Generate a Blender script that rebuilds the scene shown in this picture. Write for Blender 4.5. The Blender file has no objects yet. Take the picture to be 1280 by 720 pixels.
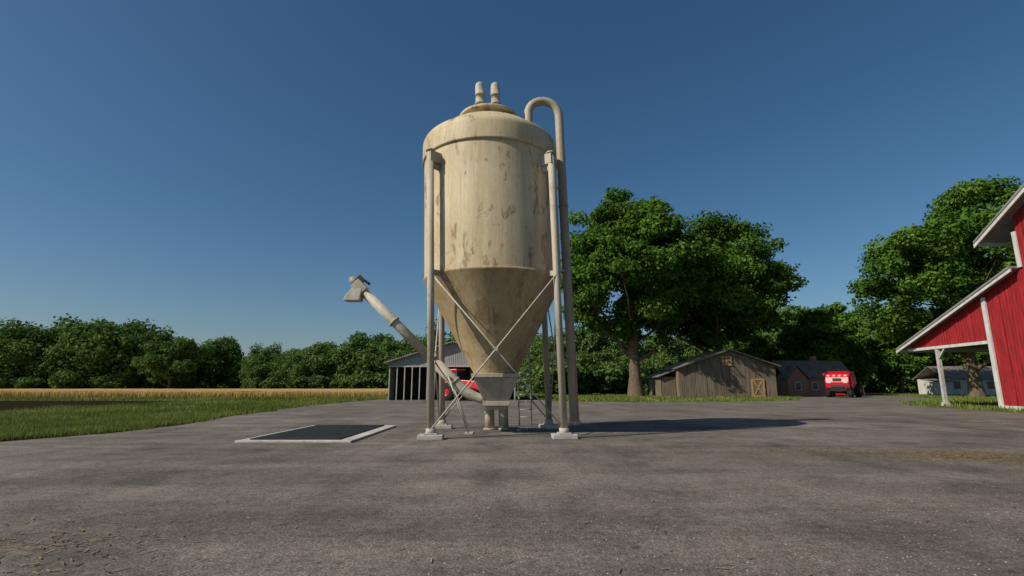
import bpy, math, random
import numpy as np
from mathutils import Vector, Matrix, noise as mnoise

random.seed(7)
scene = bpy.context.scene
COL = scene.collection

# ------------------------------------------------------------------ helpers: nodes
def new_mat(name):
    m = bpy.data.materials.new(name); m.use_nodes = True
    nt = m.node_tree; nt.nodes.clear()
    out = nt.nodes.new('ShaderNodeOutputMaterial')
    return m, nt, out
def pos(nt, scale=None):
    g = nt.nodes.new('ShaderNodeNewGeometry')
    if scale is None: return g.outputs['Position']
    mp = nt.nodes.new('ShaderNodeMapping'); mp.inputs['Scale'].default_value = scale
    nt.links.new(g.outputs['Position'], mp.inputs['Vector'])
    return mp.outputs['Vector']
def noise(nt, vec, scale, detail=4, rough=0.55, dist=0.0):
    n = nt.nodes.new('ShaderNodeTexNoise')
    n.inputs['Scale'].default_value = scale; n.inputs['Detail'].default_value = detail
    n.inputs['Roughness'].default_value = rough; n.inputs['Distortion'].default_value = dist
    nt.links.new(vec, n.inputs['Vector']); return n.outputs['Fac']
def ramp(nt, fac, stops):
    r = nt.nodes.new('ShaderNodeValToRGB'); e = r.color_ramp.elements
    while len(e) < len(stops): e.new(0.5)
    for i, (p, c) in enumerate(stops):
        e[i].position = p
        e[i].color = (c, c, c, 1) if isinstance(c, (int, float)) else (*c, 1)
    nt.links.new(fac, r.inputs['Fac']); return r.outputs['Color']
def mix(nt, fac, a, b, blend='MIX'):
    m = nt.nodes.new('ShaderNodeMix'); m.data_type = 'RGBA'; m.blend_type = blend
    def put(s, v):
        if isinstance(v, (int, float)): s.default_value = v
        elif isinstance(v, tuple): s.default_value = (*v, 1)
        else: nt.links.new(v, s)
    put(m.inputs[0], fac); put(m.inputs[6], a); put(m.inputs[7], b)
    return m.outputs[2]
def math_(nt, op, a, b=None):
    m = nt.nodes.new('ShaderNodeMath'); m.operation = op
    for i, v in enumerate((a, b)):
        if v is None: continue
        if isinstance(v, (int, float)): m.inputs[i].default_value = v
        else: nt.links.new(v, m.inputs[i])
    return m.outputs[0]
def finish(nt, out, color, rough=0.8, metal=0.0, bump=None, bstr=0.3, bdist=0.02, spec=0.3):
    p = nt.nodes.new('ShaderNodeBsdfPrincipled')
    if isinstance(color, tuple): p.inputs['Base Color'].default_value = (*color, 1)
    else: nt.links.new(color, p.inputs['Base Color'])
    if isinstance(rough, (int, float)): p.inputs['Roughness'].default_value = rough
    else: nt.links.new(rough, p.inputs['Roughness'])
    p.inputs['Metallic'].default_value = metal
    p.inputs['Specular IOR Level'].default_value = spec
    if bump is not None:
        b = nt.nodes.new('ShaderNodeBump'); b.inputs['Strength'].default_value = bstr
        b.inputs['Distance'].default_value = bdist
        nt.links.new(bump, b.inputs['Height']); nt.links.new(b.outputs['Normal'], p.inputs['Normal'])
    nt.links.new(p.outputs[0], out.inputs['Surface'])

def simple_mat(name, col, rough=0.6, var=0.25, scale=3.0, metal=0.0, spec=0.3, stretch=(1,1,1), dirt=None):
    m, nt, out = new_mat(name)
    n = noise(nt, pos(nt, stretch), scale, 6, 0.6)
    a = tuple(c*(1-var) for c in col); b = tuple(min(1, c*(1+var)) for c in col)
    c = ramp(nt, n, [(0.3, a), (0.7, b)])
    if dirt:
        n2 = noise(nt, pos(nt, stretch), scale*2.7, 8, 0.7)
        c = mix(nt, ramp(nt, n2, [(0.50, 0.0), (0.70, 0.8)]), c, dirt)
    finish(nt, out, c, rough, metal, n, 0.15, 0.02, spec)
    return m

# ------------------------------------------------------------------ materials
def asphalt_mat():
    m, nt, out = new_mat('worn_asphalt')
    P = pos(nt)
    big = noise(nt, P, 0.13, 6, 0.65, 0.8)
    mid = noise(nt, P, 0.55, 8, 0.70, 0.4)
    streak = noise(nt, pos(nt, (0.10, 0.9, 1)), 0.9, 5, 0.6, 0.4)
    streak2 = noise(nt, pos(nt, (0.9, 0.06, 1)), 1.1, 5, 0.6, 0.3)
    fine = noise(nt, P, 8, 6, 0.8)
    grain = noise(nt, P, 36, 3, 0.8)
    c = ramp(nt, big, [(0.3, (0.118,0.103,0.087)), (0.5, (0.158,0.140,0.120)), (0.7, (0.205,0.183,0.158))])
    c = mix(nt, 1.0, c, ramp(nt, mid, [(0.3, 0.58), (0.5, 1.0), (0.72, 1.30)]), 'MULTIPLY')
    c = mix(nt, 0.9, c, ramp(nt, streak, [(0.35, 0.76), (0.6, 1.10)]), 'MULTIPLY')
    c = mix(nt, 0.7, c, ramp(nt, streak2, [(0.35, 0.80), (0.6, 1.08)]), 'MULTIPLY')
    c = mix(nt, 1.0, c, ramp(nt, fine, [(0.3, 0.55), (0.5, 1.0), (0.7, 1.4)]), 'MULTIPLY')
    c = mix(nt, 1.0, c, ramp(nt, grain, [(0.3, 0.42), (0.5, 0.92), (0.68, 1.9)]), 'MULTIPLY')
    def patch(cx, cy, rx, ry, rot=0.0, top=1.0):
        g = nt.nodes.new('ShaderNodeNewGeometry')
        mp = nt.nodes.new('ShaderNodeMapping'); mp.vector_type = 'TEXTURE'
        mp.inputs['Location'].default_value = (cx, cy, 0)
        mp.inputs['Rotation'].default_value = (0, 0, rot)
        mp.inputs['Scale'].default_value = (rx, ry, 1)
        nt.links.new(g.outputs['Position'], mp.inputs['Vector'])
        l = nt.nodes.new('ShaderNodeVectorMath'); l.operation = 'LENGTH'
        nt.links.new(mp.outputs[0], l.inputs[0])
        return ramp(nt, l.outputs['Value'], [(0.2, top), (1.0, 0.0)])
    pm = mix(nt, 1.0, patch(12.6, 12.6, 6.4, 2.2, -0.30), patch(-5.9, 5.9, 2.2, 1.2, 0, 0.45), 'LIGHTEN')
    brk = noise(nt, pos(nt, (1, 1.6, 1)), 1.9, 10, 0.85, 0.8)
    v = math_(nt, 'ADD', math_(nt, 'MULTIPLY', pm, 0.60), math_(nt, 'MULTIPLY', brk, 1.5))
    pm = ramp(nt, math_(nt, 'SUBTRACT', v, 0.66), [(0.36, 0.0), (0.50, 0.75)])
    straw = ramp(nt, noise(nt, P, 22, 6, 0.9), [(0.3, (0.085,0.062,0.04)), (0.5,(0.19,0.145,0.09)), (0.7, (0.38,0.31,0.20))])
    c = mix(nt, pm, c, straw)
    h = mix(nt, 0.5, fine, grain)
    finish(nt, out, c, 0.9, 0, h, 0.7, 0.03, 0.15)
    return m

def ground_mat():
    m, nt, out = new_mat('meadow_ground')
    P = pos(nt)
    a = noise(nt, P, 0.25, 6, 0.65)
    b = noise(nt, P, 6, 6, 0.75)
    c = ramp(nt, a, [(0.3, (0.065,0.095,0.022)), (0.55, (0.095,0.130,0.032)), (0.75, (0.135,0.150,0.050))])
    c = mix(nt, 1.0, c, ramp(nt, b, [(0.3, 0.5), (0.7, 1.35)]), 'MULTIPLY')
    finish(nt, out, c, 0.95, 0, b, 0.8, 0.15, 0.1)
    return m
def soil_mat():
    m, nt, out = new_mat('tilled_soil')
    P = pos(nt, (0.35, 1.6, 1))
    a = noise(nt, P, 1.2, 6, 0.7)
    c = ramp(nt, a, [(0.3, (0.012,0.009,0.006)), (0.7, (0.040,0.030,0.019))])
    finish(nt, out, c, 1.0, 0, a, 0.8, 0.2, 0.0)
    return m
def silo_mat(name, base, dark, rust_amt=0.55, stretch=(1.6,1.6,0.6), pth=0.555, psc=1.05, sk=0.75):
    m, nt, out = new_mat(name)
    P = pos(nt)
    Ps = pos(nt, (3.0, 3.0, 0.16))
    big = noise(nt, P, 0.45, 4, 0.6)
    streak = noise(nt, Ps, 1.3, 8, 0.7)
    streakf = noise(nt, pos(nt, (7, 7, 0.3)), 1.6, 5, 0.7)
    c = mix(nt, ramp(nt, big, [(0.35, 0.0), (0.7, 1.0)]), base, tuple(x*y for x, y in zip(base, (0.84,0.80,0.72))))
    c = mix(nt, ramp(nt, streak, [(0.45, 0.0), (0.70, sk)]), c, dark)
    c = mix(nt, 0.6, c, ramp(nt, streakf, [(0.3, 0.82), (0.6, 1.06)]), 'MULTIPLY')
    pn = noise(nt, pos(nt, stretch), psc, 10, 0.74, 0.5)
    pm = ramp(nt, pn, [(pth, 0.0), (pth+0.035, rust_amt)])
    fine = noise(nt, pos(nt, (1, 1, 0.5)), 10, 6, 0.75)
    pm = mix(nt, 1.0, pm, ramp(nt, fine, [(0.42, 0.12), (0.52, 1.0)]), 'MULTIPLY')
    c = mix(nt, pm, c, (0.17, 0.105, 0.042))
    c = mix(nt, 0.6, c, ramp(nt, fine, [(0.3, 0.82), (0.7, 1.12)]), 'MULTIPLY')
    finish(nt, out, c, 0.6, 0, mix(nt, 0.5, fine, pn), 0.15, 0.02, 0.35)
    return m
def corr_mat(name, col, axis='X', freq=18, var=0.2):
    m, nt, out = new_mat(name)
    w = nt.nodes.new('ShaderNodeTexWave'); w.bands_direction = axis
    w.inputs['Scale'].default_value = freq/10; w.inputs['Distortion'].default_value = 0
    nt.links.new(pos(nt), w.inputs['Vector'])
    n = noise(nt, pos(nt), 0.8, 6, 0.65)
    c = ramp(nt, n, [(0.3, tuple(x*(1-var) for x in col)), (0.7, tuple(x*(1+var) for x in col))])
    finish(nt, out, c, 0.65, 0, w.outputs['Fac'], 0.5, 0.05)
    return m
def leaf_mat(name, dark, mid, light):
    m, nt, out = new_mat(name)
    at = nt.nodes.new('ShaderNodeAttribute'); at.attribute_name = 'tint'
    c = ramp(nt, at.outputs['Fac'], [(0.0, dark), (0.55, mid), (1.0, light)])
    d = nt.nodes.new('ShaderNodeBsdfDiffuse'); t = nt.nodes.new('ShaderNodeBsdfTranslucent')
    nt.links.new(c, d.inputs['Color']); nt.links.new(c, t.inputs['Color'])
    mx = nt.nodes.new('ShaderNodeMixShader'); mx.inputs[0].default_value = 0.25
    nt.links.new(d.outputs[0], mx.inputs[1]); nt.links.new(t.outputs[0], mx.inputs[2])
    nt.links.new(mx.outputs[0], out.inputs['Surface'])
    return m
def brick_mat():
    m, nt, out = new_mat('old_brick')
    b = nt.nodes.new('ShaderNodeTexBrick')
    b.inputs['Color1'].default_value = (0.30,0.13,0.07,1); b.inputs['Color2'].default_value = (0.40,0.20,0.12,1)
    b.inputs['Mortar'].default_value = (0.30,0.27,0.23,1); b.inputs['Scale'].default_value = 3
    mp = nt.nodes.new('ShaderNodeMapping'); mp.inputs['Rotation'].default_value = (math.radians(90),0,0)
    nt.links.new(pos(nt), mp.inputs[0]); nt.links.new(mp.outputs[0], b.inputs['Vector'])
    finish(nt, out, b.outputs['Color'], 0.85)
    return m

M = {}
M['asphalt'] = asphalt_mat(); M['ground'] = ground_mat(); M['soil'] = soil_mat()
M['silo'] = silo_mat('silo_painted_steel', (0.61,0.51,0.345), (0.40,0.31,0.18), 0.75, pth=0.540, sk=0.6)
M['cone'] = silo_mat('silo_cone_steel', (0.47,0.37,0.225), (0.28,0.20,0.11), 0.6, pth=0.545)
M['leg'] = silo_mat('galvanised_post', (0.47,0.43,0.36), (0.28,0.25,0.19), 0.45, psc=2.0)
M['pipe'] = silo_mat('fill_pipe_steel', (0.46,0.41,0.32), (0.27,0.23,0.17), 0.45, psc=2.0)
M['rod'] = simple_mat('brace_rod_steel', (0.42,0.40,0.35), 0.5)
M['auger'] = silo_mat('auger_steel', (0.46,0.43,0.37), (0.26,0.235,0.19), 0.5, (1.5,1.5,1.5), psc=1.6)
M['dark'] = simple_mat('dark_steel', (0.045,0.045,0.045), 0.6)
M['rubber'] = simple_mat('rubber', (0.02,0.02,0.02), 0.85)
M['conc'] = simple_mat('concrete_kerb', (0.44,0.42,0.385), 0.85, 0.22, 1.5, dirt=(0.25,0.23,0.2))
M['grate'] = simple_mat('grate_steel', (0.026,0.029,0.030), 0.7, 0.4, 4)
M['red'] = simple_mat('red_machine_paint', (0.62,0.015,0.03), 0.35, 0.1, 2, spec=0.5)
M['white'] = simple_mat('white_paint', (0.56,0.55,0.52), 0.6, 0.15, 1.2, stretch=(2,2,.7), dirt=(0.36,0.34,0.30))
M['barnred'] = simple_mat('barn_red_boards', (0.32,0.018,0.022), 0.75, 0.38, 1.4, stretch=(3,3,0.4), dirt=(0.14,0.02,0.02))
M['wood'] = simple_mat('weathered_brown_boards', (0.17,0.135,0.10), 0.9, 0.45, 1.0, stretch=(3,3,0.3), dirt=(0.08,0.06,0.042))
M['brown'] = simple_mat('brown_trim', (0.40,0.23,0.10), 0.8)
M['roofg'] = corr_mat('grey_metal_roof', (0.20,0.20,0.195), 'X', 12, 0.3)
M['roofd'] = corr_mat('old_shingle_roof', (0.18,0.155,0.125), 'X', 9, 0.35)
M['shedm'] = corr_mat('shed_sheet_metal', (0.27,0.29,0.29), 'X', 14)
M['shadow_in'] = simple_mat('painted_interior_shade', (0.018,0.017,0.016), 0.95)  # near-black colour painting the shade inside openings
M['brick'] = brick_mat()
M['glass'] = simple_mat('window_glass', (0.03,0.04,0.05), 0.1, spec=0.8)
M['bark'] = simple_mat('bark', (0.13,0.095,0.062), 0.95, 0.4, 2.2, stretch=(3,3,0.6))
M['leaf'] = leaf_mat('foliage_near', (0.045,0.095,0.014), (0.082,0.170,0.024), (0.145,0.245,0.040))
M['leaf_hazed'] = leaf_mat('foliage_far_hazed', (0.062,0.110,0.030), (0.094,0.165,0.044), (0.145,0.225,0.062))  # distance haze painted into the leaf colour: slightly lighter, bluer green
M['grass'] = leaf_mat('grass_blades', (0.085,0.125,0.025), (0.155,0.200,0.045), (0.28,0.29,0.10))
M['wheat'] = leaf_mat('wheat_ears', (0.36,0.24,0.08), (0.53,0.37,0.14), (0.64,0.48,0.22))
M['straw'] = leaf_mat('loose_straw', (0.12,0.09,0.05), (0.24,0.19,0.11), (0.40,0.33,0.21))
M['amber'] = simple_mat('lamp_lens', (0.7,0.6,0.5), 0.3)

# ------------------------------------------------------------------ mesh builder
def empty(name):
    e = bpy.data.objects.new(name, None); COL.objects.link(e); return e
class MB:
    def __init__(s): s.v=[]; s.f=[]; s.sm=[]
    def add(s, vs, fs, smooth=False):
        o=len(s.v); s.v += [tuple(p) for p in vs]
        s.f += [tuple(i+o for i in f) for f in fs]; s.sm += [smooth]*len(fs); return s
    def box(s, c, d, rot=None, taper=(1,1)):
        hx,hy,hz=d[0]/2,d[1]/2,d[2]/2; vs=[]
        for z in (-1,1):
            tx,ty = (taper if z>0 else (1,1))
            for x,y in ((-1,-1),(1,-1),(1,1),(-1,1)):
                p=Vector((x*hx*tx,y*hy*ty,z*hz))
                if rot is not None: p = rot @ p
                vs.append(p+Vector(c))
        return s.add(vs,[(3,2,1,0),(4,5,6,7),(0,1,5,4),(1,2,6,5),(2,3,7,6),(3,0,4,7)])
    def tube(s, pts, rad, seg=16, cap=True, smooth=True):
        pts=[Vector(p) for p in pts]
        if isinstance(rad,(int,float)): rad=[rad]*len(pts)
        vs=[]; fs=[]; prev=None
        for i,p in enumerate(pts):
            t=(pts[min(i+1,len(pts)-1)]-pts[max(i-1,0)]).normalized()
            if prev is None:
                u=t.cross(Vector((0,1,0)));
                if u.length<0.1: u=t.cross(Vector((1,0,0)))
            else: u=prev-t*prev.dot(t)
            u.normalize(); prev=u; w=t.cross(u)
            for k in range(seg):
                a=2*math.pi*k/seg; vs.append(p+(u*math.cos(a)+w*math.sin(a))*rad[i])
        for i in range(len(pts)-1):
            for k in range(seg):
                a=i*seg+k; b=i*seg+(k+1)%seg; fs.append((a,b,b+seg,a+seg))
        s.add(vs,fs,smooth)
        if cap:
            o=len(s.v)-len(vs); n=len(pts)
            s.f += [tuple(o+k for k in range(seg))[::-1], tuple(o+(n-1)*seg+k for k in range(seg))]; s.sm += [False,False]
        return s
    def lathe(s, prof, c=(0,0,0), seg=96, smooth=True):
        vs=[];fs=[]
        for r,z in prof:
            for k in range(seg):
                a=2*math.pi*k/seg; vs.append((c[0]+r*math.cos(a),c[1]+r*math.sin(a),c[2]+z))
        for i in range(len(prof)-1):
            for k in range(seg):
                a=i*seg+k;b=i*seg+(k+1)%seg; fs.append((a,b,b+seg,a+seg))
        return s.add(vs,fs,smooth)
    def loft(s, polys, smooth=False):
        n=len(polys[0]); vs=[p for q in polys for p in q]; fs=[]
        for i in range(len(polys)-1):
            for k in range(n):
                a=i*n+k;b=i*n+(k+1)%n; fs.append((a,b,b+n,a+n))
        fs.append(tuple(range(n))[::-1]); fs.append(tuple((len(polys)-1)*n+k for k in range(n)))
        return s.add(vs,fs,smooth)
    def obj(s, name, mat, parent=None, xf=None, bevel=0):
        me=bpy.data.meshes.new(name)
        v=[xf(Vector(p)) for p in s.v] if xf else s.v
        me.from_pydata([tuple(p) for p in v],[],s.f)
        me.polygons.foreach_set('use_smooth', s.sm)
        me.materials.append(M[mat] if isinstance(mat,str) else mat)
        me.update()
        o=bpy.data.objects.new(name,me); COL.objects.link(o)
        if parent: o.parent=parent
        if bevel:
            b=o.modifiers.new('b','BEVEL'); b.width=bevel; b.segments=2; b.limit_method='ANGLE'
        return o

def quad_mesh(name, V, Q, mats, midx=None, tint=None, n=4):
    me=bpy.data.meshes.new(name); V=np.asarray(V,dtype=np.float32); Q=np.asarray(Q,dtype=np.int32)
    me.vertices.add(len(V)); me.vertices.foreach_set('co',V.ravel())
    me.loops.add(Q.size); me.loops.foreach_set('vertex_index',Q.ravel())
    me.polygons.add(len(Q)); me.polygons.foreach_set('loop_start',np.arange(0,Q.size,n,dtype=np.int32))
    for m in mats: me.materials.append(M[m])
    if midx is not None: me.polygons.foreach_set('material_index',np.asarray(midx,dtype=np.int32))
    if tint is not None:
        a=me.attributes.new('tint','FLOAT','POINT'); a.data.foreach_set('value',np.asarray(tint,dtype=np.float32))
    me.update(calc_edges=True); me.validate()
    return me

# ------------------------------------------------------------------ trees
def unit(a): return a/np.maximum(np.linalg.norm(a,axis=1,keepdims=True),1e-6)
def tree_mesh(name, seed, H, R, z0, tr, ncl, nleaf, ls, cr, leafmat='leaf', limbs=16, lean=0.0, gap=0.35, flat=0.62, squash=1.0, shell=0.38, wob=0.34):
    rng=np.random.default_rng(seed); rnd=random.Random(seed)
    zc=(z0+H)/2; hz=(H-z0)/2
    cl=[]; tries=0
    while len(cl)<ncl and tries<ncl*20:
        tries+=1
        d=rng.normal(size=3); d/=np.linalg.norm(d)
        nz=mnoise.noise(Vector((d[0]*1.5+seed*3.1,d[1]*1.5,d[2]*1.5)))
        env=1.0+wob*nz
        f=rng.random()**shell
        rr=rnd.uniform(0.6,1.25)*cr
        wid=1.0-0.18*max(0,d[2])
        p=np.array([d[0]*(R*wid*env-rr*0.7)*f*squash, d[1]*(R*wid*env-rr*0.7)*f, zc+d[2]*(hz*env-rr*0.6)*f])
        if p[2]<z0-0.5: continue
        g=mnoise.noise(Vector(p/ (cr*2.1))+Vector((seed*7.7,0,0)))
        if g<-gap*0.55: continue
        cl.append((p,rr))
    Vs=[];Qs=[];T=[];off=0
    for p,rr in cl:
        n=int(nleaf*(rr/cr)**2*rnd.uniform(0.7,1.2))
        d=unit(rng.normal(size=(n,3)))
        rad=rr*(0.45+0.6*rng.random(n)**0.6)
        lump=np.array([1.0+0.35*math.sin(3.1*a[0]+5*a[1]+seed)*math.cos(4*a[2]+p[0]) for a in d])
        c=p+d*(rad*lump)[:,None]*np.array([1,1,flat])
        N=unit(d*0.75+rng.normal(size=(n,3))*0.55+np.array([0,0,0.35]))
        t=unit(np.cross(N,rng.normal(size=(n,3)))); b=np.cross(N,t)
        s=(ls*rng.uniform(0.6,1.35,n))[:,None]
        q=np.stack([c+t*s, c+b*s*0.62, c-t*s, c-b*s*0.62],axis=1).reshape(-1,3)
        Vs.append(q); Qs.append(np.arange(n*4).reshape(-1,4)+off); off+=n*4
        base=rnd.uniform(0.10,0.80)
        T.append(np.repeat(np.clip(base+rng.normal(size=n)*0.18,0,1),4))
    nl=sum(len(q) for q in Qs)
    mb=MB()
    tp=[];tr_=[]
    top=zc+hz*0.45
    for i in range(9):
        f=i/8; tp.append((lean*f*3+math.sin(f*4+seed)*0.22*tr*2*f, math.cos(f*3+seed)*0.3*tr*f, f*top-0.1)); 
        tr_.append(tr*(1-0.82*f)*(1.45 if i==0 else 1))
    mb.tube(tp,tr_,10,cap=False)
    order=sorted(cl,key=lambda c:c[0][2])
    targets=[order[int(k*(len(order)-1)/max(1,limbs-1))] for k in range(limbs)]+[rnd.choice(cl) for _ in range(limbs)]
    for k,(p,rr) in enumerate(targets):
        p=Vector(p); hr=math.hypot(p.x,p.y)
        zs=max(z0*0.55, min(top*0.92, p.z-hr*rnd.uniform(0.45,0.8)))
        f=zs/top; st=Vector((lean*f*3+math.sin(f*4+seed)*0.22*tr*2*f, math.cos(f*3+seed)*0.3*tr*f, zs))
        r0=tr*(1-0.82*f)*rnd.uniform(0.4,0.6)
        pts=[];rs=[]
        for j in range(6):
            g=j/5; q=st.lerp(p,g); q.z+=math.sin(g*math.pi)*hr*-0.06
            q+=Vector((rnd.uniform(-1,1),rnd.uniform(-1,1),rnd.uniform(-.6,.6)))*0.25*(0<j<5)*tr*1.2
            pts.append(q);rs.append(max(0.03,r0*(1-g*0.88)))
        mb.tube(pts,rs,6,cap=False)
    tv=np.array([tuple(v) for v in mb.v]); tf=np.array(mb.f)+off
    V=np.concatenate(Vs+[tv]); Q=np.concatenate(Qs+[tf])
    mi=np.concatenate([np.zeros(nl,int),np.ones(len(tf),int)])
    T=np.concatenate(T+[np.zeros(len(tv))])
    return quad_mesh(name,V,Q,[leafmat,'bark'],mi,T)
def put(name, me, loc, rz=0, sc=1, parent=None, scz=None):
    o=bpy.data.objects.new(name,me); COL.objects.link(o); o.location=loc
    o.rotation_euler=(0,0,rz); o.scale=(sc,sc,scz or sc)
    if parent: o.parent=parent
    return o

put('oak_tree', tree_mesh('oak_a',11,33.0,13.2,7.0,1.0,185,560,0.30,2.4,limbs=28,gap=0.7,wob=.24,shell=.45), (19.0,80.0,0))
put('oak_tree', tree_mesh('oak_b',29,33.8,15.0,6.5,0.8,220,520,0.31,2.6,limbs=20,gap=0.9,wob=.16,shell=.45), (37.0,92.0,0))
put('maple_tree', tree_mesh('maple_a',37,32.3,14.3,5.0,0.75,165,520,0.29,2.3,limbs=30,gap=0.45,shell=.5,wob=.22), (65.8,74.0,0))
mid1=tree_mesh('mid_tree_a',41,17,7.2,1.5,0.4,75,420,0.32,2.0,'leaf',12,gap=0.7)
mid2=tree_mesh('mid_tree_b',43,19,6.5,1.5,0.4,75,420,0.32,2.0,'leaf',12,gap=0.7)
put('ash_tree', mid1,(59.0,101,0),0.4,1.02)
put('ash_tree', mid2,(67.0,105,0),1.4,0.95)
put('ash_tree', mid1,(52.0,112,0),2.4,0.80)
put('ash_tree', mid2,(80.0,107,0),3.1,0.9)
put('ash_tree', mid1,(92.0,106,0),4.0,1.15)

far=[tree_mesh('forest_tree_%d'%i,50+i,20,9.2+0.6*i,0.4,0.4,58,220,0.48,2.7,'leaf_hazed',5,gap=1.0,flat=0.8,wob=.25) for i in range(4)]
bushm=tree_mesh('understory_bush',77,4.6,3.8,0.1,0.1,24,220,0.30,1.4,'leaf_hazed',3,gap=1.0)
rr=random.Random(5)
def forest(name, segs):
    e=empty(name); k=0
    for (x0,y0,x1,y1,h0,h1,sp,rows,rd) in segs:
        L=math.hypot(x1-x0,y1-y0); n=max(1,int(L/sp))
        for r in range(rows):
            for i in range(n+1):
                f=(i+rr.uniform(-.35,.35))/max(1,n); s=rr.uniform(h0,h1)/20*(1+0.06*r)
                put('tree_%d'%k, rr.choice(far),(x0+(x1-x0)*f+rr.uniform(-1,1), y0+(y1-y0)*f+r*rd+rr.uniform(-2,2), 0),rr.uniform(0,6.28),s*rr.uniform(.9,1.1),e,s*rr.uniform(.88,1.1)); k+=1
        for i in range(int(L/2.8)):
            f=rr.random(); s=rr.uniform(.7,1.5)
            put('bush_%d'%k,bushm,(x0+(x1-x0)*f, y0+(y1-y0)*f-rr.uniform(3,7),0),rr.uniform(0,6.28),s,e); k+=1
forest('forest_edge', [(-175,142,-116,154,17.5,22.0,7.5,3,8), (-116,154,-99,160,16,18.5,7,2,8)])
put('field_tree', tree_mesh('field_tree_m',91,15.5,9.0,1.2,0.4,80,330,0.40,2.2,'leaf_hazed',8,gap=0.8), (-96,146,0))
forest('distant_forest', [(-190,285,-105,285,16.5,20.5,9,3,10), (-118,240,-70,215,15.5,19,8,3,9), (-74,190,10,172,16.5,21,7.5,3,9)])
forest('background_forest', [(6,128,60,132,14,18,7.5,2,8), (58,130,170,132,17,23,8.5,3,9)])
forest('woodland_understory', [(8,99,46,103,6.5,9.5,4.5,2,5)])

# ------------------------------------------------------------------ ground, yard, fields
mb=MB(); mb.add([(-900,-300,0),(900,-300,0),(900,1500,0),(-900,1500,0)],[(0,1,2,3)]); mb.obj('ground','ground')
def wig(poly, step, amp, seed):
    out=[]
    for i,p in enumerate(poly):
        q=poly[(i+1)%len(poly)]; L=math.hypot(q[0]-p[0],q[1]-p[1]); n=max(1,int(L/step))
        for k in range(n):
            f=k/n; x=p[0]+(q[0]-p[0])*f; y=p[1]+(q[1]-p[1])*f
            w=mnoise.noise(Vector((x*.35+seed,y*.35,0)))*amp+mnoise.noise(Vector((x*1.3+seed,y*1.3,3)))*amp*.4
            out.append((x+w,y+mnoise.noise(Vector((x*.4,y*.4+seed,9)))*amp))
    return out
def sheet(name,poly,z,mat):
    import bmesh
    bm=bmesh.new(); vs=[bm.verts.new((x,y,z)) for x,y in poly]; bm.faces.new(vs)
    bmesh.ops.triangulate(bm,faces=bm.faces[:]); me=bpy.data.meshes.new(name); bm.to_mesh(me); bm.free()
    if me.polygons[0].normal.z<0: me.flip_normals()
    me.materials.append(M[mat]); o=bpy.data.objects.new(name,me); COL.objects.link(o); return o
yard=[(-16,-30),(60,-30),(46,20),(31,27),(32.6,36),(34.5,46),(40,54),(54,66),(66,88),(68,100),(46,100),(43,78),(34,62),(24,55.5),(5,57),(2,66),(-16.5,66),(-17.4,45),(-16,30),(-14.2,21.5),(-15.6,16)]
yardw=wig(yard,0.7,0.55,3.0)
sheet('asphalt_yard',yardw,0.004,'asphalt')
sheet('tilled_field',wig([(-140,34.5),(-33,35.5),(-36.5,60),(-140,60)],1.2,0.5,8),0.006,'soil')

def inside(px,py,poly):
    r=np.zeros(len(px),bool); n=len(poly); j=n-1
    for i in range(n):
        xi,yi=poly[i]; xj,yj=poly[j]
        if yi!=yj:
            c=((yi>py)!=(yj>py))&(px<(xj-xi)*(py-yi)/(yj-yi)+xi); r^=c
        j=i
    return r
def blades(name,X,Y,h,w,mat,seed,z0=0.0,tint=None,lean=0.35):
    rng=np.random.default_rng(seed); n=len(X); a=rng.random(n)*2*np.pi
    dx=np.cos(a)*w/2; dy=np.sin(a)*w/2; b=rng.random(n)*2*np.pi; l=h*lean*rng.random(n)
    V=np.stack([np.stack([X-dx,Y-dy,np.full(n,z0)],1),np.stack([X+dx,Y+dy,np.full(n,z0)],1),
                np.stack([X+np.cos(b)*l,Y+np.sin(b)*l,z0+h],1)],1).reshape(-1,3)
    t=rng.random(n) if tint is None else tint
    me=quad_mesh(name,V,np.arange(3*n).reshape(-1,3),[mat],None,np.repeat(t,3),3)
    o=bpy.data.objects.new(name,me); COL.objects.link(o); return o
rng=np.random.default_rng(3)
def tuft_noise(X,Y,s,seed):
    return np.array([mnoise.noise(Vector((x*s+seed,y*s,0))) for x,y in zip(X,Y)])
n=190000
Y=14/(1-rng.random(n)*(1-14/78)); X=-13-rng.random(n)**1.3*(Y*1.15-10)
k=(~inside(X,Y,yardw))&~((X<-34.5)&(Y>35)&(Y<60)); X=X[k];Y=Y[k]
nz=tuft_noise(X,Y,0.6,4); nz2=tuft_noise(X,Y,0.12,9)
h=(0.10+0.0020*Y)*(1+1.1*nz)*rng.uniform(.5,1.3,len(X))+0.03
h=np.where((X<-32)&(Y<36)&(Y>26),h*0.6,h)
tint=np.clip(0.45+0.6*nz2+0.35*nz+rng.normal(size=len(X))*0.14,0,1)
blades('meadow_grass',X,Y,np.maximum(h,0.04),0.012+0.0011*Y,'grass',5,tint=tint)
n=60000
X=rng.uniform(2,80,n);Y=rng.uniform(34,100,n)
k=(~inside(X,Y,yardw))&(X<Y*1.05)&~((X>36.5)&(Y<49.5)); X=X[k];Y=Y[k]
nz=tuft_noise(X,Y,0.4,14)
blades('verge_grass',X,Y,np.maximum(0.05,0.26*(1+nz)*rng.uniform(.5,1.2,len(X))),np.full(len(X),0.10),'grass',6,tint=np.clip(0.45+0.6*nz+rng.normal(size=len(X))*.15,0,1))
wf=empty('wheat_field')
mb=MB(); nx,ny=90,40; vs=[];fs=[]
for j in range(ny+1):
    for i in range(nx+1):
        x=-210+(193)*i/nx; y=74.5+72*j/ny
        vs.append((x,y,0.86+0.10*mnoise.noise(Vector((x*.2,y*.2,0)))))
for j in range(ny):
    for i in range(nx):
        a=j*(nx+1)+i; fs.append((a,a+1,a+nx+2,a+nx+1))
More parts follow.
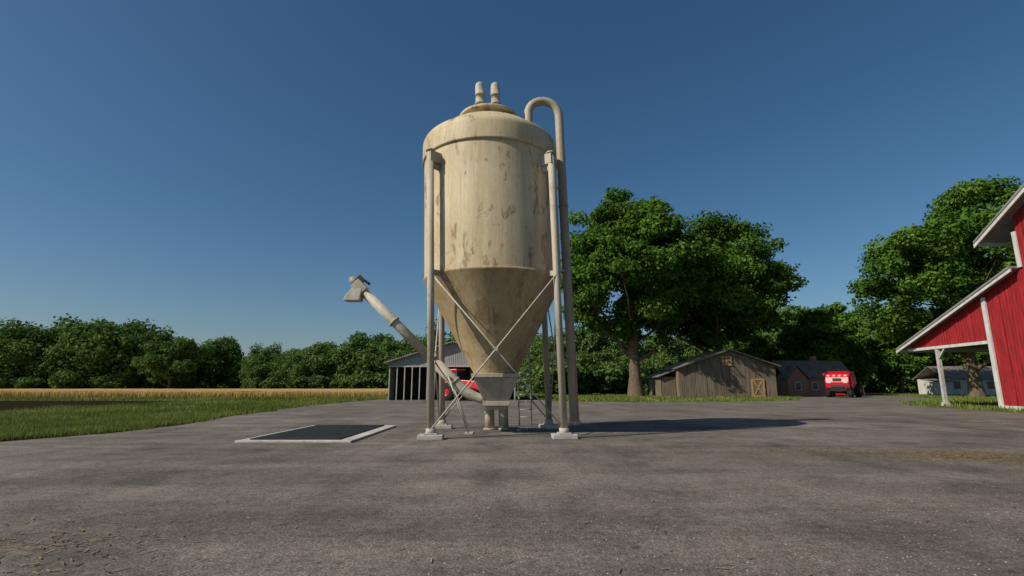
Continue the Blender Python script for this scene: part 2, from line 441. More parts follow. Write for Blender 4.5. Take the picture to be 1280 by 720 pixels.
mb.add(vs,fs)
mb.add([(-210,74.5,0),(-17,74.5,0),(-17,74.5,.84),(-210,74.5,.84)],[(0,1,2,3)])
mb.add([(-17,74.5,0),(-17,146.5,0),(-17,146.5,.84),(-17,74.5,.84)],[(0,1,2,3)])
M['wheatbase']=simple_mat('wheat_mass',(0.46,0.32,0.125),0.95,0.3,0.6)
mb.obj('wheat_canopy','wheatbase',wf)
n=90000
X=rng.uniform(-175,-16.5,n);Y=73.5+rng.random(n)**2*60
k=X>-Y*1.15; X=X[k];Y=Y[k]
w=blades('wheat_stalks',X,Y,0.92+0.18*rng.random(len(X)),np.full(len(X),0.09),'wheat',7,lean=0.15); w.parent=wf

n=7000
X=rng.normal(12.6,3.0,n);Y=12.6-(X-12.6)*0.31+rng.normal(0,0.75,n)
X=np.concatenate([X,rng.normal(-5.6,1.1,400),rng.uniform(-12,14,900)]);Y=np.concatenate([Y,rng.normal(5.6,.6,400),rng.uniform(4,24,900)])
n=len(X); a=rng.random(n)*6.28; L=rng.uniform(.02,.07,n); dx=np.cos(a)*L;dy=np.sin(a)*L; wx=-np.sin(a)*.008;wy=np.cos(a)*.008
z=np.full(n,.010)+rng.random(n)*.012
V=np.stack([np.stack([X-dx-wx,Y-dy-wy,z],1),np.stack([X+dx-wx,Y+dy-wy,z+.006],1),np.stack([X+dx+wx,Y+dy+wy,z+.006],1),np.stack([X-dx+wx,Y-dy+wy,z],1)],1).reshape(-1,3)
me=quad_mesh('loose_straw',V,np.arange(4*n).reshape(-1,4),['straw'],None,np.repeat(rng.random(n),4)); COL.objects.link(bpy.data.objects.new('loose_straw',me))
mb=MB(); r2=random.Random(9)
for i in range(2600):
    y=3.2/(1-r2.random()*0.86); x=r2.uniform(-1.1,1.1)*y; s=r2.uniform(.004,.014)
    p=[Vector((r2.uniform(.6,1.2)*s*math.cos(t),r2.uniform(.6,1.2)*s*math.sin(t),0)) for t in (0,1.57,3.14,4.71)]
    mb.add([Vector((x,y,.004))+q for q in p]+[Vector((x,y,.004+s*.8))],[(0,1,4),(1,2,4),(2,3,4),(3,0,4)])
M['pebble']=simple_mat('pebble',(0.30,0.27,0.23),0.9)
mb.obj('pebbles','pebble')

# ------------------------------------------------------------------ SILO
S=empty('feed_silo')
CX,CY=-0.55,19.35; yaw=math.radians(2.7); SH=0.031
def sx(p):
    x=p.x*math.cos(yaw)-p.y*math.sin(yaw); y=p.x*math.sin(yaw)+p.y*math.cos(yaw)
    return Vector((CX+x-SH*p.z, CY+y, p.z))
R=2.62
AX=(0.0,0,0)
MB().lathe([(R,5.62),(R,10.32)],AX).obj('tank_wall','silo',S,sx)
cap=[(R+.01,10.28),(R+.06,10.28),(R+.065,10.34),(R+.06,10.95)]
for i in range(1,9):
    a=i/8*math.radians(72); cap.append((R+.06-0.42*(1-math.cos(a)),10.95+0.42*math.sin(a)*0.95))
cap+= [(1.9,11.72),(1.35,12.0),(1.05,12.14),(1.0,12.16)]
MB().lathe(cap,AX).obj('tank_dome','silo',S,sx)
MB().lathe([(1.0,12.1),(1.0,12.34),(1.2,12.34),(1.22,12.36),(1.22,12.44),(1.2,12.46),(0.86,12.48),(0.84,12.62),(0.7,12.72),(0,12.76)],AX).obj('hatch','silo',S,sx)
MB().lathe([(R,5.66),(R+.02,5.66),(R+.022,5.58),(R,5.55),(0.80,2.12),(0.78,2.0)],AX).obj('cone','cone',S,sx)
mb=MB()
for k in range(48):
    a=2*math.pi*k/48
    mb.box((1.14*math.cos(a),1.14*math.sin(a),12.34),(.04,.04,.06))
mb.obj('bolts','leg',S,sx)
mb=MB()
for vx in (-0.36,0.28):
    mb.lathe([(.19,12.5),(.19,13.05),(.215,13.05),(.215,13.12),(.185,13.12),(.185,13.45),(.205,13.45),(.205,13.5),(.19,13.5),(.19,13.85),(.16,13.98),(.09,14.05),(0,14.07)],(vx,-.05,0),24)
mb.obj('vent_pipes','leg',S,sx)
def sq(w,z,d=None):
    d=d or w; return [(-w/2,-d/2,z),(w/2,-d/2,z),(w/2,d/2,z),(-w/2,d/2,z)]
mb=MB(); mb.box((0,0,2.06),(1.74,1.74,.14)); mb.loft([sq(.92,1.16),sq(1.62,1.985)]); mb.box((0,0,1.07),(.98,.98,.17)); mb.loft([sq(.6,.84),sq(.8,.98)])
mb.obj('discharge_hopper','leg',S,sx,bevel=.015)
LG=[(-2.17,-2.1),(2.17,-2.1),(2.17,2.1),(-2.17,2.1)]
for i,(lx,ly) in enumerate(LG):
    d=Vector((lx,ly,0)).normalized()
    mb=MB(); mb.tube([(lx,ly,.1),(lx,ly,9.95)],.122,20)
    mb.tube([(lx,ly,.14),(lx,ly,.34)],.165,20)
    mb.obj('leg_%d'%(i+1),'leg',S,sx)
    rot=Matrix.Rotation(math.atan2(d.y,d.x),3,'Z')
    mb=MB(); mb.box((lx-d.x*.17,ly-d.y*.17,9.78),(.52,.26,.40),rot); mb.box((lx-d.x*.17,ly-d.y*.17,9.50),(.46,.08,.30),rot)
    mb.box((lx-d.x*.2,ly-d.y*.2,5.55),(.5,.12,.18),rot); mb.tube([(lx,ly,9.97),(lx,ly,10.03)],.17,20)
    mb.obj('bracket_%d'%(i+1),'leg',S,sx,bevel=.012)
    mb=MB(); mb.box((lx,ly,.075),(.80,.62,.15)); mb.box((lx,ly,.175),(.44,.40,.045))
    mb.obj('foot_pad_%d'%(i+1),'conc',S,sx,bevel=.02)
mb=MB()
for i in range(4):
    a=Vector((*LG[i],0)); b=Vector((*LG[(i+1)%4],0)); o=(a+b).normalized()*.10
    mb.tube([a+o+Vector((0,0,.3)),b+o+Vector((0,0,5.5))],.026,8)
    mb.tube([b+o*.5+Vector((0,0,.3)),a+o*.5+Vector((0,0,5.5))],.026,8)
    mb.box((a+b)/2+Vector((0,0,2.9))+o*.8,(.12,.12,.12))
mb.obj('cross_braces','rod',S,sx)
mb=MB()
for lx in (1.0,1.52):
    mb.tube([(lx,2.85,.05),(lx,2.85,11.6)],.032,8)
for k in range(36):
    mb.tube([(1.0,2.85,.4+k*.31),(1.52,2.85,.4+k*.31)],.018,6)
for z in (1.2,2.6,6,9): mb.box((1.0,2.6,z),(.05,.5,.05)); mb.box((1.52,2.6,z),(.05,.5,.05))
mb.obj('ladder','rod',S,sx)
px=2.97; py=.55; pts=[(1.62,.35,11.75),(1.64,.38,12.3),(1.66,.40,12.75)]
for k in range(0,13):
    a=math.pi-k*math.pi/12; pts.append((2.32+.66*math.cos(a),.45+.1*k/12,12.95+.66*math.sin(a)))
pts+=[(2.98,py,12.4),(px,py,8),(px,py,4),(px,py,.32)]
mb=MB(); mb.tube(pts,.18,20)
for z in (8.9,2.9): mb.tube([(px,py,z),(px,py,z+.06)],.21,20)
mb.tube([(px,py,.24),(px,py,.40)],.225,20); mb.tube([(1.62,.35,11.7),(1.63,.36,11.95)],.24,20)
mb.obj('fill_pipe','pipe',S,sx)
mb=MB()
for z in (9.7,6.2): mb.box((2.72,.45,z),(.5,.08,.1))
mb.obj('pipe_clamps','rod',S,sx)
mb=MB()
for q in ((-.25,1.4),(.30,1.5)):
    mb.tube([(q[0],q[1],.0),(q[0],q[1],1.15)],.19,20); mb.tube([(q[0],q[1],.0),(q[0],q[1],.07)],.26,20); mb.tube([(q[0],q[1],1.1),(q[0],q[1],1.2)],.23,20)
mb.tube([(-.25,1.4,1.08),(-.1,.7,1.15),(0,.1,1.2)],.1,12); mb.tube([(.30,1.5,1.08),(.2,.8,1.15),(0,.1,1.2)],.1,12)
mb.obj('support_posts','leg',S,sx)

# ------------------------------------------------------------------ auger
A=empty('grain_auger')
mb=MB(); ay=19.2
lo=Vector((-2.1,ay,1.82)); hi=Vector((-5.68,ay-.1,5.27)); d=(hi-lo).normalized()
mb.tube([(-.62,ay,1.13),(-1.2,ay,1.24),(-1.62,ay,1.42),(-1.9,ay,1.64),lo,lo+d*1.2],[.17,.17,.19,.205,.205,.205],20)
mb.tube([lo+d*1.1,hi],.175,20)
for s in (0.0,1.15,3.2): mb.tube([lo+d*s,lo+d*(s+.06)],.235,20)
mb.obj('auger_tube','auger',A)
mb=MB(); rot=d.to_track_quat('X','Z').to_matrix()
c=hi+d*.12
def quadbox(c,w,dp,z,lean=0): return [(c[0]-w/2+lean,c[1]-dp/2,z),(c[0]+w/2+lean,c[1]-dp/2,z),(c[0]+w/2+lean,c[1]+dp/2,z),(c[0]-w/2+lean,c[1]+dp/2,z)]
mb.box(c,(.50,.40,.40),rot)
mb.loft([quadbox(c,.60,.50,c.z-.52,-.24),quadbox(c,.58,.48,c.z-.34,-.20),quadbox(c,.34,.38,c.z+.02,-.05)])
mb.obj('discharge_head','auger',A,bevel=.02)
mb=MB(); mb.tube([c+d*.22,c+d*.50],.12,16); mb.tube([c+d*.50,c+d*.56],.075,12)
mb.obj('motor','auger',A)
mb=MB(); mb.box(c+d*.1+Vector((.10,0,.27)),(.26,.2,.16),rot)
mb.tube([c+Vector((.2,0,.26)),c+Vector((.36,0,.13))],.05,10); mb.tube([c+d*.3+Vector((.02,0,.1)),c+d*.3+Vector((.22,0,.20))],.045,10)
mb.obj('drive_box','dark',A)
mb=MB()
for oy in (-.28,.28): mb.tube([lo+d*.3+Vector((0,oy,0)),(-1.55,ay+oy,0.0)],.03,8)
mb.box((-1.55,ay,.02),(.3,.75,.04)); mb.tube([lo+d*.3+Vector((0,-.3,0)),lo+d*.3+Vector((0,.3,0))],.04,8)
mb.obj('auger_stand','rod',A)

# ------------------------------------------------------------------ grate pit
G=empty('unloading_pit')
x0,x1,y0,y1=-8.35,-4.85,16.0,22.2; w=.30; zt=.07
mb=MB()
mb.box(((x0+x1)/2,y0+w/2,zt/2),(x1-x0,w,zt)); mb.box(((x0+x1)/2,y1-w/2,zt/2),(x1-x0,w,zt))
mb.box((x0+w/2,(y0+y1)/2,zt/2),(w,y1-y0-2*w,zt)); mb.box((x1-w/2-.06,(y0+y1)/2,zt/2),(w+.12,y1-y0-2*w,zt))
mb.obj('concrete_frame','conc',G,bevel=.015)
mb=MB(); mb.box(((x0+x1)/2,(y0+y1)/2,.02),(x1-x0-2*w,y1-y0-2*w,.02)); mb.obj('pit_shade_plate','shadow_in',G)  # near-black plate just under the bars, painted as the pit's shade
mb=MB(); n=46
for i in range(n):
    y=y0+w+.03+(y1-y0-2*w-.06)*i/(n-1); mb.box(((x0+x1)/2-.06,y,.085),(x1-x0-2*w-.14,.045,.05))
n=24
for i in range(n):
    x=x0+w+.03+(x1-x0-2*w-.20)*i/(n-1); mb.box((x,(y0+y1)/2,.072),(.03,y1-y0-2*w-.01,.05))
mb.obj('grate_bars','grate',G)

# ------------------------------------------------------------------ red barn (right)
B=empty('red_barn')
es=Vector((-.109,-.994,0)); et=Vector((.994,-.109,0)); BO=Vector((36.2,39,0))
def bx(p): return BO+es*p.x+et*p.y+Vector((0,0,p.z))
def lean(s): return 5.1+(s+10.26)*.349
def upper(s): return 12.4+((s if s<=12 else 24-s)-1.4)*.53
mb=MB(); r3=random.Random(4)
def board(mb,s0,s1,zb,f,t=0,th=.05):
    g=.025; tt=t+r3.uniform(-.025,.025)
    vs=[]
    for y in (tt,tt+th):
        vs+=[(s0+g,y,zb),(s1-g,y,zb),(s1-g,y,f(s1)),(s0+g,y,f(s0))]
    mb.add(vs,[(0,1,2,3),(7,6,5,4),(0,4,5,1),(1,5,6,2),(2,6,7,3),(3,7,4,0)])
s=-9.2
while s<0: board(mb,s,min(0,s+.3),5.12,lambda q:max(5.14,lean(q)-.12),.12); s+=.3
s=0
while s<3.7: board(mb,s,s+.3,.25,lambda q:lean(q)-.12,.12); s+=.3
s=3.9
while s<20.2: board(mb,s,s+.3,.25 if s<20 else .25,lambda q:upper(q)-.15,.12); s+=.3
s=20.3
while s<24: board(mb,s,s+.3,.25,lambda q:lean(24-q)-.12,.12); s+=.3
mb.obj('front_boards','barnred',B,bx)
mb=MB()
mb.add([(0,.25,0),(24,.25,0),(24,.25,8.3),(20.3,.25,9.6),(20.3,.25,13),(12,.25,17.5),(3.72,.25,13),(3.72,.25,9.6),(0,.25,8.3)],[tuple(range(9))])
mb.add([(0,.25,0),(0,16,0),(0,16,8.4),(0,.25,8.4)],[(0,1,2,3)])
mb.add([(3.72,.25,8.4),(3.72,16,8.4),(3.72,16,13.2),(3.72,.25,13.2)],[(0,1,2,3)])
mb.add([(24,.25,0),(24,16,0),(24,16,8.4),(24,.25,8.4)],[(0,1,2,3)])
mb.add([(0,16,0),(24,16,0),(24,16,8.3),(12,16,17.5),(0,16,8.3)],[(0,1,2,3,4)])
mb.obj('walls','barnred',B,bx)
def slab(mb,s0,s1,f,t0,t1,th):
    vs=[]
    for y in (t0,t1): vs+=[(s0,y,f(s0)-th),(s1,y,f(s1)-th),(s1,y,f(s1)),(s0,y,f(s0))]
    mb.add(vs,[(0,1,2,3),(7,6,5,4),(0,4,5,1),(1,5,6,2),(2,6,7,3),(3,7,4,0)])
mb=MB(); slab(mb,-10.2,3.7,lambda s:lean(s)+.06,-.62,16.5,.16); slab(mb,1.45,12,lambda s:upper(s)+.07,-.92,16.8,.16)
slab(mb,12.005,22.55,lambda s:upper(s)+.07,-.92,16.8,.16); slab(mb,20.31,27,lambda s:lean(24-s)+.06,-.62,16.5,.16)
mb.obj('roof','roofg',B,bx)
mb=MB(); slab(mb,-10.3,3.7,lambda s:lean(s)-.103,-.56,-.455,.24); slab(mb,1.35,12,lambda s:upper(s)-.093,-.86,-.755,.28); slab(mb,12.01,22.6,lambda s:upper(s)-.093,-.86,-.755,.28)
mb.box((-10.26,8,lean(-10.26)-.18),(.1,16.8,.22)); mb.box((1.38,8,upper(1.4)-.2),(.1,17,.22))
mb.box((-4.8,.12,4.96),(9.4,.22,.24)); mb.box((.18,.02,4.2),(.36,.13,8.3)); mb.box((12,.03,.13),(23.6,.1,.26)); mb.box((3.85,.02,11.2),(.3,.1,2.6))
mb.box((-9.3,8,4.96),(.2,15.5,.24))
mb.obj('white_trim','white',B,bx)
mb=MB()
for y in (.12,5.5,10.8,16.0): mb.box((-5.73,y,2.4),(.26,.26,4.8)); mb.box((-5.73,y,.15),(.42,.42,.3))
mb.loft([[(-5.8,.05,3.95),(-5.62,.05,3.95),(-5.62,.2,3.95),(-5.8,.2,3.95)],[(-4.95,.05,4.82),(-4.75,.05,4.82),(-4.75,.2,4.82),(-4.95,.2,4.82)]])
mb.obj('porch_posts','conc',B,bx)
mb=MB()
mb.box((12,-.7,17.0),(.6,1.4,.5)); mb.box((5.8,.05,7.2),(1.5,.1,1.8))
mb.obj('hay_beam','wood',B,bx)

# ------------------------------------------------------------------ weathered barn
W=empty('weathered_barn')
def gz(x):
    return 6.9-abs(x-32.0)*(2.4/7.0)
mb=MB(); x=24.4
while x<38.5:
    vs=[]; a,b=x+.012,min(38.6,x+.34)-.012; yy=76+r3.uniform(-.03,.03); zb=r3.uniform(0,.12)
    for y in (yy,yy+.05): vs+=[(a,y,zb),(b,y,zb),(b,y,gz(b)-.1),(a,y,gz(a)-.1)]
    mb.add(vs,[(0,1,2,3),(7,6,5,4),(0,4,5,1),(1,5,6,2),(2,6,7,3),(3,7,4,0)]); x+=.34
x=22.3
while x<24.3:
    mb.box((x+.17,77.5,1.5),(.32,.05,3.0)); x+=.34
mb.box((24.46,80.2,2.1),(.08,8.0,4.2)); mb.box((38.56,80.2,2.1),(.08,8.0,4.2)); mb.box((22.2,81,1.5),(.08,6.8,3.0)); mb.box((31.5,84.3,2.1),(14,.08,4.2))
mb.obj('board_walls','wood',W)
mb=MB(); mb.add([(24.5,76.14,0),(38.5,76.14,0),(38.5,76.14,4.5),(32,76.14,6.7),(24.5,76.14,4.2)],[(0,1,2,3,4)]); mb.obj('board_gap_shade_sheet','shadow_in',W)  # near-black sheet behind the boards, painting the barn's inner shade
mb=MB()
for sgn,xa,xb in ((1,24.0,31.99),(1,32.01,39.2)):
    vs=[]
    for y in (75.4,84.9): vs+=[(xa,y,gz(xa)-.02),(xb,y,gz(xb)-.02),(xb,y,gz(xb)+.12),(xa,y,gz(xa)+.12)]
    mb.add(vs,[(0,1,2,3),(7,6,5,4),(0,4,5,1),(1,5,6,2),(2,6,7,3),(3,7,4,0)])
vs=[]
for y in (77,84.8): vs+=[(21.7,y,2.95),(24.38,y,4.0),(24.38,y,4.12),(21.7,y,3.07)]
mb.add(vs,[(0,1,2,3),(7,6,5,4),(0,4,5,1),(1,5,6,2),(2,6,7,3),(3,7,4,0)])
mb.obj('roof','roofd',W)
mb=MB()
def frame(mb,x0,x1,z0,z1,y,w=.16):
    mb.box(((x0+x1)/2,y,z0+w/2),(x1-x0,.08,w)); mb.box(((x0+x1)/2,y,z1-w/2),(x1-x0,.08,w))
    mb.box((x0+w/2,y,(z0+z1)/2),(w,.08,z1-z0-2*w)); mb.box((x1-w/2,y,(z0+z1)/2),(w,.08,z1-z0-2*w))
frame(mb,30.8,32.3,4.6,6.0,75.90,.24); frame(mb,34.9,36.8,.1,2.7,75.90,.24)
for sgn in (1,-1):
    mb.box((35.85,75.90+sgn*.004,1.4),(.18,.05,2.5),Matrix.Rotation(sgn*math.atan2(1.3,2.1),3,'Y'))
mb.box((31.55,75.90,5.3),(.12,.05,1.0)); mb.box((31.55,75.893,5.3),(1.1,.05,.12))
mb.obj('door_and_window_frames','brown',W)
mb=MB(); mb.box((31.55,75.94,5.3),(1.2,.03,1.1)); mb.box((35.85,75.94,1.4),(1.6,.03,2.3)); mb.obj('hatch_panels','wood',W)

# ------------------------------------------------------------------ brick house
H=empty('brick_house')
mb=MB(); mb.box((53,93,1.5),(11.5,6,3.0)); mb.add([(47.25,90,3),(50.6,90,3),(48.9,90,5.2)],[(0,1,2)])
mb.box((54.5,93.5,5.6),(.8,.8,2.6)); mb.box((48.9,89.6,1.5),(3.4,.9,3.0)); mb.add([(47.2,89.13,3.0),(50.6,89.13,3.0),(48.9,89.13,4.9)],[(0,1,2)])
mb.obj('brick_walls','brick',H)
mb=MB()
def roofpl(mb,pts,th=.14):
    vs=[Vector(p) for p in pts]; vs2=[p+Vector((0,0,th)) for p in vs]
    mb.add(vs+vs2,[(3,2,1,0),(4,5,6,7),(0,1,5,4),(1,2,6,5),(2,3,7,6),(3,0,4,7)])
roofpl(mb,[(46.9,89.6,2.95),(59.1,89.6,2.95),(59.1,93,6.0),(46.9,93,6.0)]); roofpl(mb,[(46.9,93.01,6.0),(59.1,93.01,6.0),(59.1,96.5,2.95),(46.9,96.5,2.95)])
roofpl(mb,[(46.9,88.7,2.8),(48.89,88.7,5.05),(48.89,92.5,5.05),(46.9,92.5,2.8)]); roofpl(mb,[(48.91,88.7,5.05),(50.9,88.7,2.8),(50.9,92.5,2.8),(48.91,92.5,5.05)])
mb.obj('roof','roofd',H)
mb=MB()
for x in (48.9,52.3,55): frame(mb,x-.55,x+.55,.9,2.3,89.05 if x<50 else 89.93,.12)
mb.obj('window_frames','white',H)
mb=MB()
for x in (48.9,52.3,55): mb.box((x,(89.09 if x<50 else 89.97),1.6),(.95,.03,1.2))
mb.obj('window_panes','glass',H)

F=empty('white_farmhouse')
def fx(p): return p+Vector((3.0,0,-.5 if p.z>3 else 0))
mb=MB(); mb.box((80,96,1.7),(11,7,3.4)); mb.box((73,93,1.2),(3,2.5,2.4)); mb.obj('walls','white',F,fx)
mb=MB(); roofpl(mb,[(74,92,3.3),(86,92,3.3),(86,96,5.6),(74,96,5.6)]); roofpl(mb,[(74,96.01,5.6),(86,96.01,5.6),(86,100,3.3),(74,100,3.3)]); roofpl(mb,[(71.2,91.4,2.4),(74.8,91.4,2.4),(74.8,94.5,2.7),(71.2,94.5,2.7)]); mb.obj('roof','roofd',F,fx)
mb=MB()
for x in (76,79,82,84.5): mb.box((x,92.47,1.8),(1.1,.05,1.3))
mb.obj('windows','glass',F,fx)

# ------------------------------------------------------------------ machine shed
D=empty('machine_shed')
def sz(x): return 6.85-abs(x+7.1)*.31
yf=62
mb=MB(); mb.add([(-14.7,yf,3.9),(.4,yf,3.9),(.4,yf,sz(.4)-.05),(-7.1,yf,6.8),(-14.7,yf,sz(-14.7)-.05)],[(0,1,2,3,4)])
mb.box((-14.7,yf+9.2,2.15),(.08,18,4.3)); mb.box((.4,yf+9.2,2.15),(.08,18,4.3)); mb.box((-7.15,yf+18.2,2.3),(15.1,.08,4.6))
mb.obj('metal_walls','shedm',D)
mb=MB()
for xa,xb in ((-15.3,-7.11),(-7.09,1.0)):
    vs=[]
    for y in (yf-.6,yf+18.6): vs+=[(xa,y,sz(xa)-.02),(xb,y,sz(xb)-.02),(xb,y,sz(xb)+.14),(xa,y,sz(xa)+.14)]
    mb.add(vs,[(0,1,2,3),(7,6,5,4),(0,4,5,1),(1,5,6,2),(2,6,7,3),(3,7,4,0)])
mb.obj('roof','roofg',D)
mb=MB()
for x in (-14.6,-13.7,-12.8,-11.9,-11.0,-10.1,-9.2,-1.2,.3): mb.box((x,yf-.1,1.95),(.11,.11,3.9))
mb.box((-7.15,yf-.1,3.98),(15.2,.14,.16))
mb.obj('posts','conc',D)
mb=MB(); mb.add([(-14.6,yf+3,.02),(-9.0,yf+3,.02),(-9.0,yf+3,3.9),(-14.6,yf+3,3.9)],[(0,1,2,3)]); mb.obj('bay_shade_sheet','shadow_in',D)  # near-black sheet behind the posts, painted stand-in for shade in the bays

# ------------------------------------------------------------------ vehicles
def wheel(mb,hub,c,r,w,ax='X'):
    prof=[(.45*r,-w/2),(.82*r,-w/2),(.97*r,-w*.38),(r,-w*.2),(r,w*.2),(.97*r,w*.38),(.82*r,w/2),(.45*r,w/2)]
    def t(p): return Vector(c)+Vector((p[2],p[0],p[1]))
    m=MB(); m.lathe(prof,seg=28); mb.add([t(p) for p in m.v],m.f,True)
    for k in range(20):
        a=2*math.pi*k/20
        for sg in (-1,1):
            q=Vector((sg*w*.22,math.cos(a+.1*sg)*r,math.sin(a+.1*sg)*r)); mb.box(Vector(c)+q,(w*.42,.09,.09),Matrix.Rotation(a,3,'X'))
    m=MB(); m.lathe([(0,-w*.3),(.2*r,-w*.38),(.3*r,-w*.25),(.46*r,-w*.42),(.46*r,w*.42),(.3*r,w*.25),(.2*r,w*.38),(0,w*.3)],seg=20); hub.add([t(p) for p in m.v],m.f)
C=empty('combine_harvester'); cr=Matrix.Rotation(math.radians(-42),3,'Z'); CO=Vector((49.0,77.5,0))
def cx(p): return cr@(p*0.98)+CO
def prof(x0,x1,pts): return [[(x0,y,z) for y,z in pts],[(x1,y,z) for y,z in pts]]
mb=MB()
mb.loft(prof(-1.5,1.5,[(-2.9,1.4),(-3.15,2.2),(-2.9,3.0),(-2.3,3.4),(-1.2,3.55),(2.6,3.5),(2.7,2.0),(2.2,1.2),(-2.2,1.1)]))
mb.loft([[(-1.3,-1,3.5),(1.3,-1,3.5),(1.3,2,3.5),(-1.3,2,3.5)],[(-1.55,-1.3,3.85),(1.55,-1.3,3.85),(1.55,2.2,3.85),(-1.55,2.2,3.85)]])
mb.loft(prof(1.52,1.68,[(-2.3,1.5),(-2.5,2.6),(-1.8,3.1),(1.8,3.1),(2.1,1.8),(1.2,1.6),(-1.2,1.35)])); mb.loft(prof(-1.68,-1.52,[(-2.3,1.5),(-2.5,2.6),(-1.8,3.1),(1.8,3.1),(2.1,1.8),(1.2,1.6),(-1.2,1.35)]))
mb.obj('body','red',C,cx,bevel=.08)
mb=MB(); mb.loft([[(-1.0,2.75,1.8),(1.0,2.75,1.8),(1.0,4.3,1.8),(-1.0,4.3,1.8)],[(-.95,2.75,3.45),(.95,2.75,3.45),(.95,4.5,3.45),(-.95,4.5,3.45)]]); mb.obj('cab','glass',C,cx,bevel=.05)
mb=MB(); mb.box((0,3.6,3.56),(2.2,2.0,.2)); mb.box((0,4.9,.9),(1.2,2.4,.7)); mb.loft(prof(-1.9,1.9,[(5.6,.3),(5.5,1.3),(6.0,1.35),(7.0,.25)])); mb.obj('header_and_cab_roof','red',C,cx,bevel=.03)
wb=MB();hb=MB()
for sx_ in (-1,1): wheel(wb,hb,(sx_*1.75,2.0,1.0),1.0,.75); wheel(wb,hb,(sx_*1.4,-2.0,.72),.72,.55)
wb.box((0,-2,.7),(2.4,.25,.25)); wb.box((0,2,1.0),(3.0,.35,.35)); wb.box((0,-2.6,1.2),(2.1,.8,.5)); wb.box((0,-.2,1.1),(2.0,3.6,.5))
wb.obj('tyres_and_chassis','rubber',C,cx); hb.obj('wheel_hubs','amber',C,cx)
mb=MB(); mb.box((-1.05,-3.12,2.3),(.5,.06,.35)); mb.box((1.05,-3.12,2.3),(.5,.06,.35))
for x in (-1.1,-.35,.35,1.1): mb.box((x,-2.82,3.2),(.34,.14,.22))
mb.obj('decals_and_lamps','white',C,cx)
mb=MB(); mb.box((0,-3.06,1.7),(1.7,.05,.35)); mb.box((0,-3.1,2.6),(1.1,.1,.45))
for k in range(5): mb.box((1.35,-3.1,.5+k*.3),(.4,.05,.04))
mb.box((1.15,-3.1,1.2),(.04,.05,1.7)); mb.box((1.55,-3.1,1.2),(.04,.05,1.7))
mb.obj('grille_and_ladder','dark',C,cx)
mb=MB(); mb.tube([(-1.75,2.2,3.4),(-1.75,-1.8,3.5),(-1.75,-2.4,3.35)],.14,12); mb.obj('unloading_tube','red',C,cx)
T=empty('tractor'); tr_=Matrix.Rotation(math.radians(242),3,'Z'); TO=Vector((-6.0,60.6,0))
def tx(p): return tr_@(p*1.18)+TO
mb=MB(); mb.loft(prof(-.5,.5,[(.2,1.1),(.2,2.0),(2.3,1.85),(2.6,1.6),(2.6,1.0)])); mb.box((0,-.8,2.95),(1.7,1.8,.18)); mb.box((-.95,-.9,1.75),(.5,1.5,.12)); mb.box((.95,-.9,1.75),(.5,1.5,.12)); mb.box((0,-.7,1.35),(1.3,1.6,.7))
mb.obj('hood_fenders_roof','red',T,tx,bevel=.05)
mb=MB(); mb.loft([[(-.75,-1.5,1.7),(.75,-1.5,1.7),(.75,.15,1.7),(-.75,.15,1.7)],[(-.7,-1.45,2.86),(.7,-1.45,2.86),(.7,0,2.86),(-.7,0,2.86)]]); mb.obj('cab_glass','glass',T,tx)
wb=MB();hb=MB()
for sx_ in (-1,1): wheel(wb,hb,(sx_*1.0,-.9,.85),.85,.5); wheel(wb,hb,(sx_*.85,1.9,.6),.6,.38)
wb.box((0,.8,.85),(.6,3.2,.5)); wb.box((0,1.9,.6),(1.5,.2,.2)); wb.box((0,-.9,.85),(1.8,.3,.3)); wb.tube([(.35,1.4,1.9),(.35,1.4,2.9)],.05,8)
wb.obj('tyres_and_chassis','rubber',T,tx); hb.obj('wheel_hubs','red',T,tx)
T2=empty('grain_trailer')
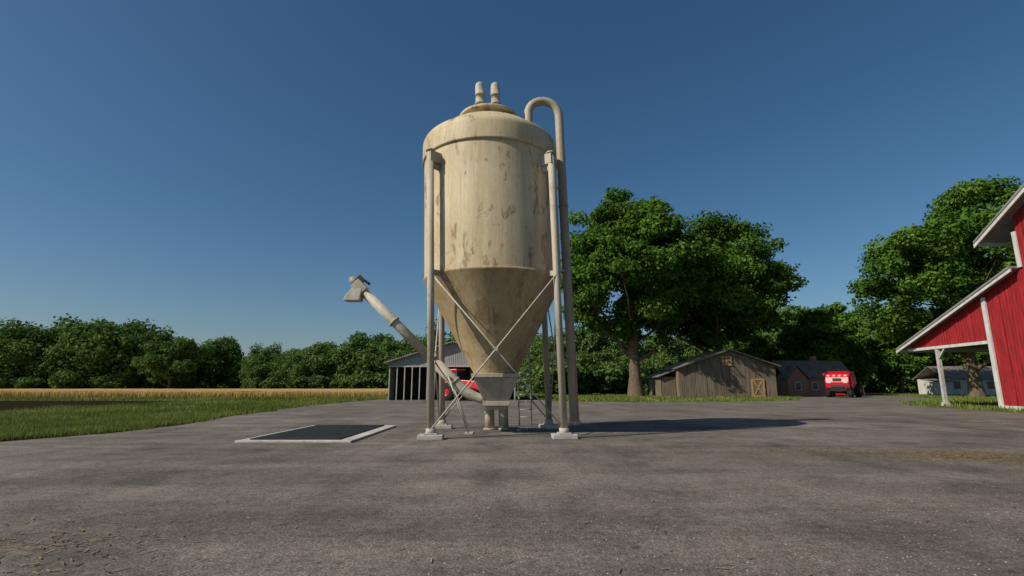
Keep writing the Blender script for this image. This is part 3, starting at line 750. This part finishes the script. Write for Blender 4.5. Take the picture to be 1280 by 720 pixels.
mb=MB(); mb.loft([[(-3.6,66,1.2),(-1.2,66,1.2),(-1.2,71,1.2),(-3.6,71,1.2)],[(-3.8,65.8,3.0),(-1.0,65.8,3.0),(-1.0,71.2,3.0),(-3.8,71.2,3.0)]]); mb.obj('hopper','red',T2,bevel=.04)
wb=MB();hb=MB()
for x in (-3.5,-1.3):
    for y in (67.5,69.3): wheel(wb,hb,(x,y,.6),.6,.4)
wb.box((-2.4,68,1.05),(1.4,5.2,.25)); wb.obj('tyres_and_frame','rubber',T2); hb.obj('wheel_hubs','conc',T2)

# ------------------------------------------------------------------ light, sky, camera
az=math.atan2(-.894,-.447); el=math.radians(39.5)
w=bpy.data.worlds.new('World'); scene.world=w; w.use_nodes=True
nt=w.node_tree; nt.nodes.clear()
sky=nt.nodes.new('ShaderNodeTexSky'); sky.sky_type='NISHITA'; sky.sun_disc=False
sky.sun_elevation=el; sky.sun_rotation=az%(2*math.pi); sky.altitude=0; sky.air_density=1.0; sky.dust_density=1.1; sky.ozone_density=4.0
hs=nt.nodes.new('ShaderNodeHueSaturation'); hs.inputs['Saturation'].default_value=1.17; hs.inputs['Hue'].default_value=0.494
bg=nt.nodes.new('ShaderNodeBackground'); bg.inputs['Strength'].default_value=0.073
wo=nt.nodes.new('ShaderNodeOutputWorld'); nt.links.new(sky.outputs[0],hs.inputs['Color']); nt.links.new(hs.outputs[0],bg.inputs[0]); nt.links.new(bg.outputs[0],wo.inputs[0])
sl=bpy.data.lights.new('sun','SUN'); sl.energy=4.6; sl.angle=math.radians(.5); sl.color=(1.0,.92,.78)
so=bpy.data.objects.new('sun',sl); COL.objects.link(so)
ld=Vector((.894*math.cos(el),.447*math.cos(el),-math.sin(el))); so.rotation_euler=ld.to_track_quat('-Z','Y').to_euler()
cam=bpy.data.cameras.new('camera'); cam.sensor_width=36; cam.lens=18; cam.clip_end=3000; cam.clip_start=.05
co=bpy.data.objects.new('camera',cam); COL.objects.link(co); co.location=(0,0,1.7); co.rotation_euler=(math.radians(100.8),0,0)
scene.camera=co
scene.view_settings.view_transform='Standard'; scene.view_settings.look='None'; scene.view_settings.exposure=0; scene.view_settings.gamma=1
